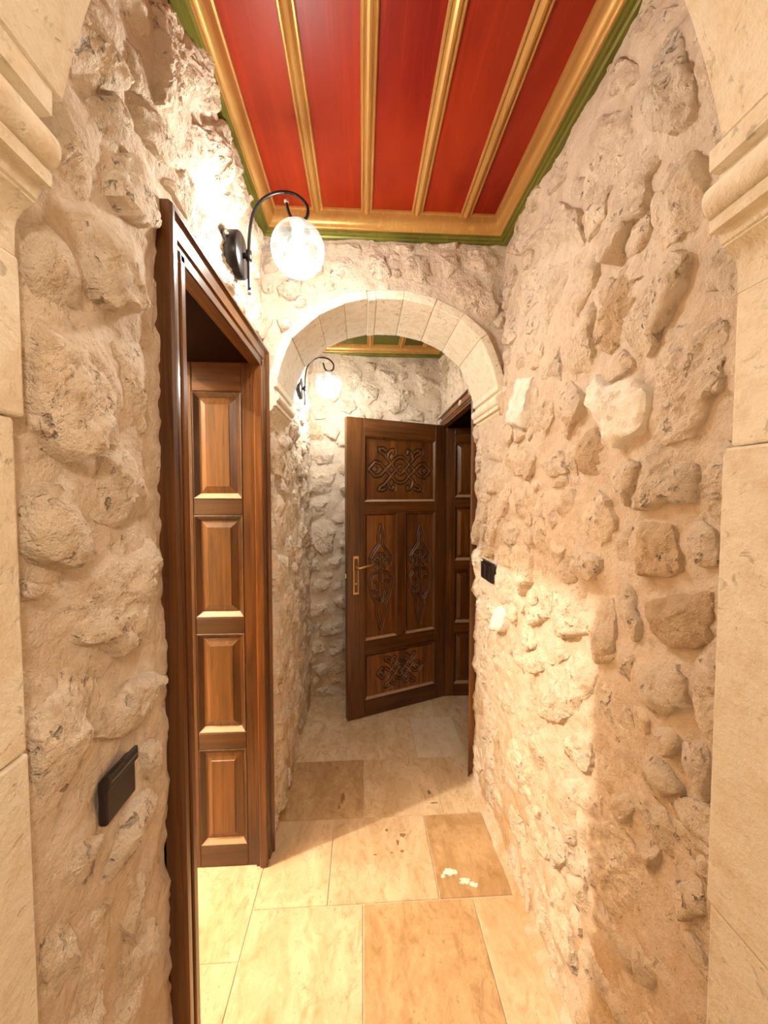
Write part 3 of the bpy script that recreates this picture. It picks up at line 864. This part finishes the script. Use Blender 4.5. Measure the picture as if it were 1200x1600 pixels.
stone_arch('stone_arch', 'nearest cut-stone arch whose pillars and imposts frame both sides of the view', .055, 1.945, .395, .335, .12, .10, .475,
           [0, 34, 62, 82, 98, 118, 146, 180],
           {-1: {'x': -.386, 'y': .462, 'blocks': [(0, .50, .003, -.002), (.50, 1.205, 0, -.006), (1.205, 1.588, 0, -.008), (1.588, 1.768, .002, .004)]},
            1: {'x': .490, 'y': .492, 'blocks': [(0, .38, .002, .002), (.38, .927, .001, .001), (.927, 1.565, .004, .004), (1.565, 1.768, -.004, 0)]}}, True)

# ---------------------------------------------------------------- doors
CASING = [(0, -.03), (0, .022), (.004, .028), (.012, .028), (.016, .022), (.020, .019), (.046, .016), (.050, .010), (.058, .010), (.062, .006), (.072, .004), (.075, -.01), (.075, -.03)]
def casing(root, side, xw, ya, yb, top, mat_z, mat_y):
    """moulded frame round an opening in a wall that faces +side in x; three mitred pieces"""
    o = Vector(root.location)
    n = len(CASING)
    def ring(y, z, sy, sz):   # sy, sz: inward direction
        return [(xw+side*d, y+sy*w_, z+sz*w_) for w_, d in CASING]
    corners = [(ya, -.002, 1, 0), (ya, top, 1, -1), (yb, top, -1, -1), (yb, -.002, -1, 0)]
    for i, (nm, m) in enumerate((('jamb', mat_z), ('head', mat_y), ('jamb', mat_z))):
        c = Vector((xw, (corners[i][0]+corners[i+1][0])/2, (corners[i][1]+corners[i+1][1])/2))
        vs = [Vector(p)-c for p in ring(*corners[i])]+[Vector(p)-c for p in ring(*corners[i+1])]
        fs = [(k, k+1, n+k+1, n+k) for k in range(n-1)]
        from_py(nm, vs, fs, M[m], root, recalc=False, loc=c-o, smooth=True).data.set_sharp_from_angle(angle=.5)

def bevel_ring(b, x0, x1, z0, z1, y0, y1, w):
    """sloping moulding round a rectangle, from (outer, y0) to (inner, y1)"""
    O = [b.verts.new(p) for p in ((x0, y0, z0), (x1, y0, z0), (x1, y0, z1), (x0, y0, z1))]
    I = [b.verts.new(p) for p in ((x0+w, y1, z0+w), (x1-w, y1, z0+w), (x1-w, y1, z1-w), (x0+w, y1, z1-w))]
    fs = [b.faces.new((O[i], O[(i+1) % 4], I[(i+1) % 4], I[i])) for i in range(4)]
    return fs, I

def joinery(root, W, H, T, stiles, rails, cells, raised, mats, carve=None):
    """frame and panel joinery.  local x 0..W, z 0..H, front face at y=0 (towards +y), back at -T.
    stiles [(x0,x1,z0,z1)], rails the same, cells [(x0,x1,z0,z1,carving)]"""
    for x0, x1, z0, z1 in stiles:
        box('stile', x0, x1, -T, 0, z0, z1, M[mats[0]], root, .0025)
    for x0, x1, z0, z1 in rails:
        box('rail', x0, x1, -T, 0, z0, z1, M[mats[1]], root, .0025)
    for x0, x1, z0, z1, cv in cells:
        c = Vector(((x0+x1)/2, 0, (z0+z1)/2))
        a, d = (x1-x0)/2, (z1-z0)/2
        b = bmesh.new()
        # quirk and ovolo moulding, mitred
        steps = [(.0, -.001), (.003, .001), (.006, .000), (.022, -.014)]
        for (w0, y0), (w1, y1) in zip(steps, steps[1:]):
            bevel_ring(b, -a+w0, a-w0, -d+w0, d-w0, y0, y1, w1-w0)
        bmesh.ops.remove_doubles(b, verts=b.verts, dist=.0002)
        bmesh.ops.recalc_face_normals(b, faces=b.faces)
        if sum(f.normal.y for f in b.faces) < 0: bmesh.ops.reverse_faces(b, faces=b.faces)
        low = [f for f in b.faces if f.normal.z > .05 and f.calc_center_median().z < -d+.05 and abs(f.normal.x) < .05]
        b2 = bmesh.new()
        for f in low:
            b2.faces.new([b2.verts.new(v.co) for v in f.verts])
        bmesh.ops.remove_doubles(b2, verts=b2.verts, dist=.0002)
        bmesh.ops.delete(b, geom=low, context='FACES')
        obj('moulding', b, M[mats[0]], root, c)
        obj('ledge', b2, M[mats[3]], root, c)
        ia, idd = a-.020, d-.020
        if cv is None:
            # raised and fielded panel
            b = bmesh.new()
            s1 = [(0, -.014), (.004, -.014), (.028, -.004), (.030, -.001)]
            I = None
            for (w0, y0), (w1, y1) in zip(s1, s1[1:]):
                _, I = bevel_ring(b, -ia+w0, ia-w0, -idd+w0, idd-w0, y0, y1, w1-w0)
            b.faces.new(I)
            bmesh.ops.remove_doubles(b, verts=b.verts, dist=.0002)
            bmesh.ops.recalc_face_normals(b, faces=b.faces)
            if sum(f.normal.y for f in b.faces) < 0: bmesh.ops.reverse_faces(b, faces=b.faces)
            obj('panel', b, M[mats[2]], root, c)
        else:
            obj('panel', carved(ia, idd, cv), M['carved'], root, c)
    box('back_board', .01, W-.01, -T+.002, -.02, .01, H-.01, M[mats[0]], root)

def carved(a, d, kind):
    """a panel with its ornament cut into it: ridged ribbons between grooves"""
    h = .0030
    nx, nz = int(2*a/h), int(2*d/h)
    X, Z = np.meshgrid(np.linspace(-a, a, nx+1), np.linspace(-d, d, nz+1), indexing='ij')
    lines, rw = ORNAMENT[kind](a, d)
    D = np.full(X.shape, 9.0)
    for pts in lines:
        for (x0, z0), (x1, z1) in zip(pts, pts[1:]):
            dx, dz = x1-x0, z1-z0
            L = dx*dx+dz*dz+1e-12
            t = np.clip(((X-x0)*dx+(Z-z0)*dz)/L, 0, 1)
            D = np.minimum(D, np.hypot(X-x0-t*dx, Z-z0-t*dz))
    groove = np.exp(-((D-rw)/.0040)**2)
    ridge = np.clip(1-D/rw, 0, 1)
    Y = -.008-.0075*groove+.002*ridge**.5
    vs = np.stack([X, Y, Z], -1).reshape(-1, 3)
    fs = []
    for i in range(nx):
        for j in range(nz):
            k = i*(nz+1)+j
            fs.append((k, k+1, k+nz+2, k+nz+1))
    me = bpy.data.meshes.new('panel')
    me.from_pydata(vs.tolist(), [], fs)
    at = me.attributes.new('cut', 'FLOAT', 'POINT')
    at.data.foreach_set('value', groove.reshape(-1).astype(np.float32))
    me.update()
    me.polygons.foreach_set('use_smooth', [True]*len(me.polygons))
    return me

def carved_mat():
    m = wood_mat('carved_wood', 'Z', (.11, .034, .006), (.33, .12, .024), .32)
    t = m.node_tree
    b = t.nodes['Principled BSDF']
    src = b.inputs['Base Color'].links[0].from_socket
    at = t.nodes.new('ShaderNodeAttribute'); at.attribute_name = 'cut'
    mx = t.nodes.new('ShaderNodeMix'); mx.data_type = 'RGBA'
    mx.inputs[7].default_value = (.008, .003, .001, 1)        # near-black tone along the cuts
    ml = t.nodes.new('ShaderNodeMath'); ml.operation = 'MULTIPLY'; ml.inputs[1].default_value = .92
    t.links.new(at.outputs['Fac'], ml.inputs[0]); t.links.new(ml.outputs[0], mx.inputs[0])
    t.links.new(src, mx.inputs[6]); t.links.new(mx.outputs[2], b.inputs['Base Color'])
    return m
M['carved'] = carved_mat()

def arc(cx, cz, r, a0, a1, n=10, sx=1.0):
    return [(cx+sx*r*math.cos(math.radians(a0+(a1-a0)*k/n)), cz+r*math.sin(math.radians(a0+(a1-a0)*k/n))) for k in range(n+1)]
def knot(a, d):
    s = min(a/1.62, d/1.18)
    L = []
    L.append([(-.95, -.25), (-.26, .44)]+arc(0, .18, .37, 135, 45)+[(.95, -.25)])
    L.append([(-.95, .25), (-.26, -.44)]+arc(0, -.18, .37, 225, 315)+[(.95, .25)])
    for sx in (-1, 1):
        for sz in (-1, 1):
            L.append([(-sx*.42, -sz*.62), (sx*.20, 0), (sx*.72, sz*.56)] if False else [(sx*.02, -sz*.18), (sx*.20, 0), (sx*.66, sz*.50)])
            L.append([(sx*.62, sz*.46), (sx*.80, sz*.66), (sx*.98, sz*.74), (sx*1.02, sz*.86), (sx*.86, sz*.88), (sx*.70, sz*.80)])
            L.append([(sx*.62, sz*.46), (sx*.58, sz*.68), (sx*.48, sz*.80), (sx*.36, sz*.84), (sx*.34, sz*.72)])
        L.append([(sx*.95, .25), (sx*1.22, .30), (sx*1.50, 0), (sx*1.22, -.30), (sx*.95, -.25)])
        L.append([(sx*1.22, .07), (sx*1.29, 0), (sx*1.22, -.07), (sx*1.15, 0), (sx*1.22, .07)])
    return [[(x*s, z*s) for x, z in p] for p in L], .070*s
def tendril(a, d):
    s = d/2.75; L = []
    w_ = min(1.0, a/(s*.80))
    for sx in (-1, 1):
        L.append([(0, 2.3), (sx*.16, 1.75), (sx*.10, 1.45), (sx*.38, 1.15), (sx*.62, .82), (sx*.52, .52)]+arc(sx*.34, .55, .20, 0 if sx > 0 else 180, 250 if sx > 0 else -70, 8))
        L.append([(sx*.10, 1.0), (sx*.30, .88), (sx*.30, .70)])
        L.append([(sx*.08, .2), (sx*.44, .10), (sx*.66, -.18), (sx*.60, -.52)]+arc(sx*.36, -.50, .24, 0 if sx > 0 else 180, -260 if sx > 0 else 80, 9))
        L.append([(sx*.60, -.52), (sx*.44, -.98), (sx*.20, -1.32), (sx*.26, -1.62), (sx*.16, -1.95), (0, -2.45)])
        L.append([(sx*.14, -.75), (sx*.22, -1.0), (0, -1.15)])
    L.append([(0, 1.0), (0, .3), (0, -.2)])
    return [[(x*s*w_, z*s) for x, z in p] for p in L], .045*s
ORNAMENT = {'knot': knot, 'tendril': tendril}

# ---- left doorway: casing, panelled reveal
door1 = struct(empty('door_1', (-.40, 1.2, 0)), 'dark wooden doorway with a panelled reveal in the left rubble wall, in shadow under its head')
door1['category'] = 'doorway'
casing(door1, 1, -.400, .800, 1.597, 2.082, 'woodZ', 'woodY')
def local(root, name, *a, **k):
    o = box(name, *a, **k); o.location = Vector(o.location)-Vector(root.location); return o
local(door1, 'stop', -.415, -.385, .862, .885, 0, 2.02, M['woodZ'], door1, bev=.003)
local(door1, 'stop', -.415, -.385, 1.512, 1.534, 0, 2.02, M['woodZ'], door1, bev=.003)
local(door1, 'stop', -.415, -.385, .86, 1.534, 2.000, 2.022, M['woodY'], door1, bev=.003)
local(door1, 'reveal_board', -.72, -.41, .80, .872, 0, 2.03, M['woodZ'], door1, bev=.002)
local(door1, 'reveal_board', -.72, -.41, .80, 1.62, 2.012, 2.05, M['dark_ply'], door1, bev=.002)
lining = obj('reveal_panelling', box_bm(-.315, 0, .026, .09, 0, 2.02), M['woodZ'], door1, Vector((-.405, 1.528, 0))-Vector(door1.location))
holder = lining
holder.rotation_euler = (0, 0, math.pi)
# local x runs towards -x of the room after the half turn, front (+y) faces the viewer
lining.data.transform(Matrix.Rotation(math.pi, 4, 'Z'))
lx0, lx1 = .060, .248
cells = [(lx0, lx1, .09, .489, None), (lx0, lx1, .555, .957, None), (lx0, lx1, 1.021, 1.425, None), (lx0, lx1, 1.488, 1.902, None)]
rails = [(lx0, lx1, 0, .09), (lx0, lx1, .489, .555), (lx0, lx1, .957, 1.021), (lx0, lx1, 1.425, 1.488), (lx0, lx1, 1.902, 2.015)]
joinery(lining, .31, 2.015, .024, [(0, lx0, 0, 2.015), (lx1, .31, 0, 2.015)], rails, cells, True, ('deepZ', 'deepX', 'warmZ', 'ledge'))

# ---- far right doorway
door2 = struct(empty('door_2', (.59, 2.43, 0)), 'dark wooden doorway in the right rubble wall beyond the far arch, its carved leaf swung out')
door2['category'] = 'doorway'
casing(door2, -1, .590, 1.960, 2.872, 2.075, 'woodZ', 'woodY')
local(door2, 'reveal_board', .60, .92, 1.96, 2.032, 0, 2.02, M['woodZ'], door2, bev=.002)
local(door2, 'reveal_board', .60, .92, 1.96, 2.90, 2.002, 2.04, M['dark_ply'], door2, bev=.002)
lining2 = obj('reveal_panelling', box_bm(-.315, 0, -.09, -.026, 0, 2.0), M['woodZ'], door2, Vector((.925, 2.79, 0))-Vector(door2.location))
lining2.rotation_euler = (0, 0, math.pi)
lining2.data.transform(Matrix.Rotation(0, 4, 'Z'))
lining2.data.transform(Matrix.Translation((.315, 0, 0)))
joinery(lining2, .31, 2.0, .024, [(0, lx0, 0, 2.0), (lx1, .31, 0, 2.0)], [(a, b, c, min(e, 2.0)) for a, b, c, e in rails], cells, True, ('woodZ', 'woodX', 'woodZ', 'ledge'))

# ---- the open carved leaf
LW, LH = .768, 2.008
ang = math.atan2(2.500-2.788, -.097-.612)
door3 = struct(empty('door_3', (.612, 2.788, .004), ang), 'dark brown carved wooden door leaf standing open at the end of the corridor')
door3['category'] = 'door'
st = [(0, .088, 0, LH), (LW-.122, LW, 0, LH), (.362, .420, .485, 1.405)]
xa, xb = .088, LW-.122
zr = [(0, .112), (.430, .520), (1.385, 1.455), (1.895, LH)]
st[2] = (.338, .398, .520, 1.385)
cl = [(xa, xb, .112, .430, 'knot'), (xa, .338, .520, 1.385, 'tendril'), (.398, xb, .520, 1.385, 'tendril'), (xa, xb, 1.455, 1.895, 'knot')]
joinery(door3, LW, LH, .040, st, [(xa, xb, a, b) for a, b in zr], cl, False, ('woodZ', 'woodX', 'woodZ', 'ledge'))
# lever handle on a long plate
hx, hz = LW-.060, .972
b = box_bm(-.021, .021, 0, .006, -.128, .128, .004, 2)
plate = obj('handle_plate', b, M['brass'], door3, (hx, 0, hz))
b = box_bm(-.012, .012, .0055, .008, -.112, .112, .002)
obj('plate_inset', b, plain('dark_bronze', (.20, .10, .04), .35, .7), plate)
p = smooth_path([(0, .005, .055), (0, .045, .055), (-.012, .055, .056), (-.05, .057, .064), (-.118, .052, .070)], 5)
obj('lever', tube_bm(p, [.009]*6+[.0075]*(len(p)-6), 10), M['brass'], plate)
obj('keyhole', lathe_bm([(0, .0105), (.007, .0105), (.008, .008)], 14, 'X', origin=(0, 0, 0)), M['steel'], plate, (0, 0, -.055)).rotation_euler = (0, 0, math.pi/2)
box('latch', LW-.001, LW+.010, -.026, -.012, .955, .985, M['steel'], door3, .002)

# ---------------------------------------------------------------- wall lamps
def wall_lamp(loc, wall_gap, label, bulb_mat):
    """iron swan-neck wall lamp.  local x runs out of the left wall, z up, origin at the centre of the wall plate"""
    root = empty('wall_lamp', loc)
    tag(root, label, 'lamp', 'iron wall lamps on the left wall')
    b = lathe_bm([(0, -.02), (.062, -.02), (.064, -.016), (.064, .024), (.060, .029), (0, .030)], 36, 'X')
    plate = obj('wall_plate', b, M['black_metal'], root)
    obj('screw', lathe_bm([(0, 0), (.006, 0), (.006, .004), (0, .005)], 10, 'Z'), M['steel'], plate, (.004, -.064, .022)).rotation_euler = (math.pi/2, 0, 0)
    b = tube_bm([(.028, 0, 0), (.050, 0, 0)], .008, 10)
    tube_bm([(.046, 0, -.014), (.046, 0, .014)], .0085, 10, b)
    obj('bracket', b, M['black_metal'], root)
    pts = [(.046, -.100), (.046, -.05), (.046, .0), (.050, .075), (.064, .132), (.096, .170), (.139, .187), (.184, .182), (.214, .158), (.221, .136), (.214, .114), (.191, .106), (.170, .118), (.161, .142), (.158, .156)]
    path = smooth_path([(x, 0, z) for x, z in pts], 5)
    arm = obj('arm', tube_bm(path, .0048, 10), M['black_metal'], root)
    for (x, z), nm in (((.046, -.106), 'ball_end'), ((.158, .162), 'ball_end')):
        b = bmesh.new(); bmesh.ops.create_icosphere(b, subdivisions=2, radius=.0078)
        obj(nm, b, M['steel'], arm, (x, 0, z), True)
    # hanging holder, globe and bulb
    gx, gz, R = .190, .024, .078
    hold = obj('lamp_holder', lathe_bm([(0, .106), (.006, .106), (.007, gz+R+.004), (.020, gz+R+.002), (.024, gz+R-.006), (.018, gz+R-.010), (.0165, gz+.034), (.014, gz+.030), (0, gz+.030)], 20), M['steel'], root, (gx, 0, 0))
    prof = [(R*math.sin(math.radians(a)), gz+R*math.cos(math.radians(a))) for a in range(16, 180, 6)]+[(0, gz-R)]
    inner = [((R-.003)*math.sin(math.radians(a)), gz+(R-.003)*math.cos(math.radians(a))) for a in range(16, 180, 6)]+[(0, gz-R+.003)]
    b = lathe_bm(prof, 40)
    obj('glass_globe', b, M['glass'], root, (gx, 0, 0))
    b = lathe_bm([(.012, gz+.036), (.015, gz+.030), (.022, gz+.010), (.024, gz+.004)], 20)
    bulb = obj('bulb', b, M['bulb_base'], root, (gx, 0, 0))
    obj('bulb_dome', lathe_bm([(.024, gz+.004), (.0285, gz-.008), (.030, gz-.020), (.0285, gz-.031), (.022, gz-.042), (.012, gz-.048), (0, gz-.050)], 24), M[bulb_mat], bulb)
    return root
wall_lamp((-.380, 1.19, 2.211), 0, 'black swan-neck wall lamp with a glass globe lit above the left doorway', 'bulb')
wall_lamp((-.392, 2.38, 2.150), 0, 'black swan-neck wall lamp with a lit globe seen through the far arch', 'bulb_far')

# ---------------------------------------------------------------- socket and switch
sock = empty('power_socket', (XL+.004, .624, 1.036))
tag(sock, 'black socket with a hinged lid sunk in the rubble near the left pillar', 'socket')
b = box_bm(-.004, .010, -.038, .038, -.040, .030, .004, 2); obj('face_plate', b, M['black_plastic'], sock)
b = box_bm(.008, .015, -.039, .039, .016, .040, .003, 2); obj('lid', b, M['black_plastic'], sock)
b = box_bm(.011, .0165, -.034, .034, .025, .029, .001); obj('lid_ridge', b, plain('grey_plastic', (.10, .08, .07), .4), sock)
sw = empty('light_switch', (XR-.012, 1.735, 1.155))
tag(sw, 'small black switch plate on the right wall past the arch foot', 'switch')
b = box_bm(-.012, .004, -.075, .075, -.045, .045, .004, 2); obj('face_plate', b, M['black_plastic'], sw)
for s in (-1, 1):
    b = box_bm(-.016, -.010, -.062 if s < 0 else .003, -.003 if s < 0 else .062, -.032, .030, .002); obj('rocker', b, M['black_plastic'], sw)
b = box_bm(-.0145, -.011, .048, .070, .036, .043, .001); obj('chip', b, M['stone_pale'], sw)['label'] = 'pale chip of plaster on the plate corner'

# ---------------------------------------------------------------- rooms beyond the doorways and the hall behind (plain shells)
def shell(name, x0, x1, y0, y1, z0, z1):
    return struct(box(name, x0, x1, y0, y1, z0, z1, M['plaster']))
shell('wall_left_room_west', -2.75, -2.65, -.6, 2.5, 0, 3.0)
shell('wall_left_room_south', -2.65, -.72, -.6, -.5, 0, 3.0)
shell('wall_left_room_north', -2.65, -.72, 2.3, 2.4, 0, 3.0)
shell('wall_left_room_near', -.78, -.72, -.5, .86, 0, 3.0)
shell('wall_left_room_far', -.78, -.72, 1.56, 2.3, 0, 3.0)
shell('wall_left_room_over', -.78, -.72, .86, 1.56, 2.03, 3.0)
shell('ceiling_left_room', -2.75, -.72, -.6, 2.4, 2.9, 3.0)
shell('wall_right_room_east', 2.0, 2.1, 1.4, 3.2, 0, 2.8)
shell('wall_right_room_south', .95, 2.0, 1.4, 1.5, 0, 2.8)
shell('wall_right_room_north', .95, 2.0, 3.0, 3.1, 0, 2.8)
shell('wall_right_room_near', .92, .97, 1.5, 1.99, 0, 2.8)
shell('wall_right_room_far', .92, .97, 2.83, 3.0, 0, 2.8)
shell('wall_right_room_over', .92, .97, 1.99, 2.83, 2.02, 2.8)
shell('ceiling_right_room', .92, 2.1, 1.4, 3.1, 2.8, 2.9)
shell('wall_near_left', -1.0, -.55, -2.5, .12, 0, 2.7)
shell('wall_near_right', .75, 1.1, -2.5, .12, 0, 2.7)
shell('wall_near_back', -1.0, 1.1, -2.6, -2.5, 0, 2.7)
shell('ceiling_near', -1.0, 1.1, -2.6, .12, 2.62, 2.72)
shell('wall_near_pier_left', -.56, -.50, .0, .14, 0, 2.7)
shell('wall_near_pier_right', .60, .76, .0, .14, 0, 2.7)
shell('wall_near_over_arch', -.56, .76, .10, .44, 2.40, 2.75)

# ---------------------------------------------------------------- what the parts of the setting look like
for nm, lab, cat in (('wall_right', 'long rubble stone wall in pale mortar opposite the left doorway', 'wall'),
                     ('wall_left', 'rubble stone wall holding the left doorway and both wall lamps', 'wall'),
                     ('wall_back', 'rubble stone end wall behind the open carved door leaf', 'wall'),
                     ('wall_front', 'rubble stone wall above the far arch, under the red ceiling', 'wall'),
                     ('wall_front.001', 'far face of the rubble wall over the arch, hidden from the first bay', 'wall'),
                     ('floor', 'beige and brown travertine tile floor of the corridor', 'floor'),
                     ('ceiling', 'red stained board ceiling with gold battens over the first bay', 'ceiling'),
                     ('ceiling.001', 'green board ceiling with gold battens beyond the far arch', 'ceiling')):
    o = bpy.data.objects[nm]; o['label'] = lab; o['category'] = cat
bpy.data.objects['trim_1']['category'] = 'trim'
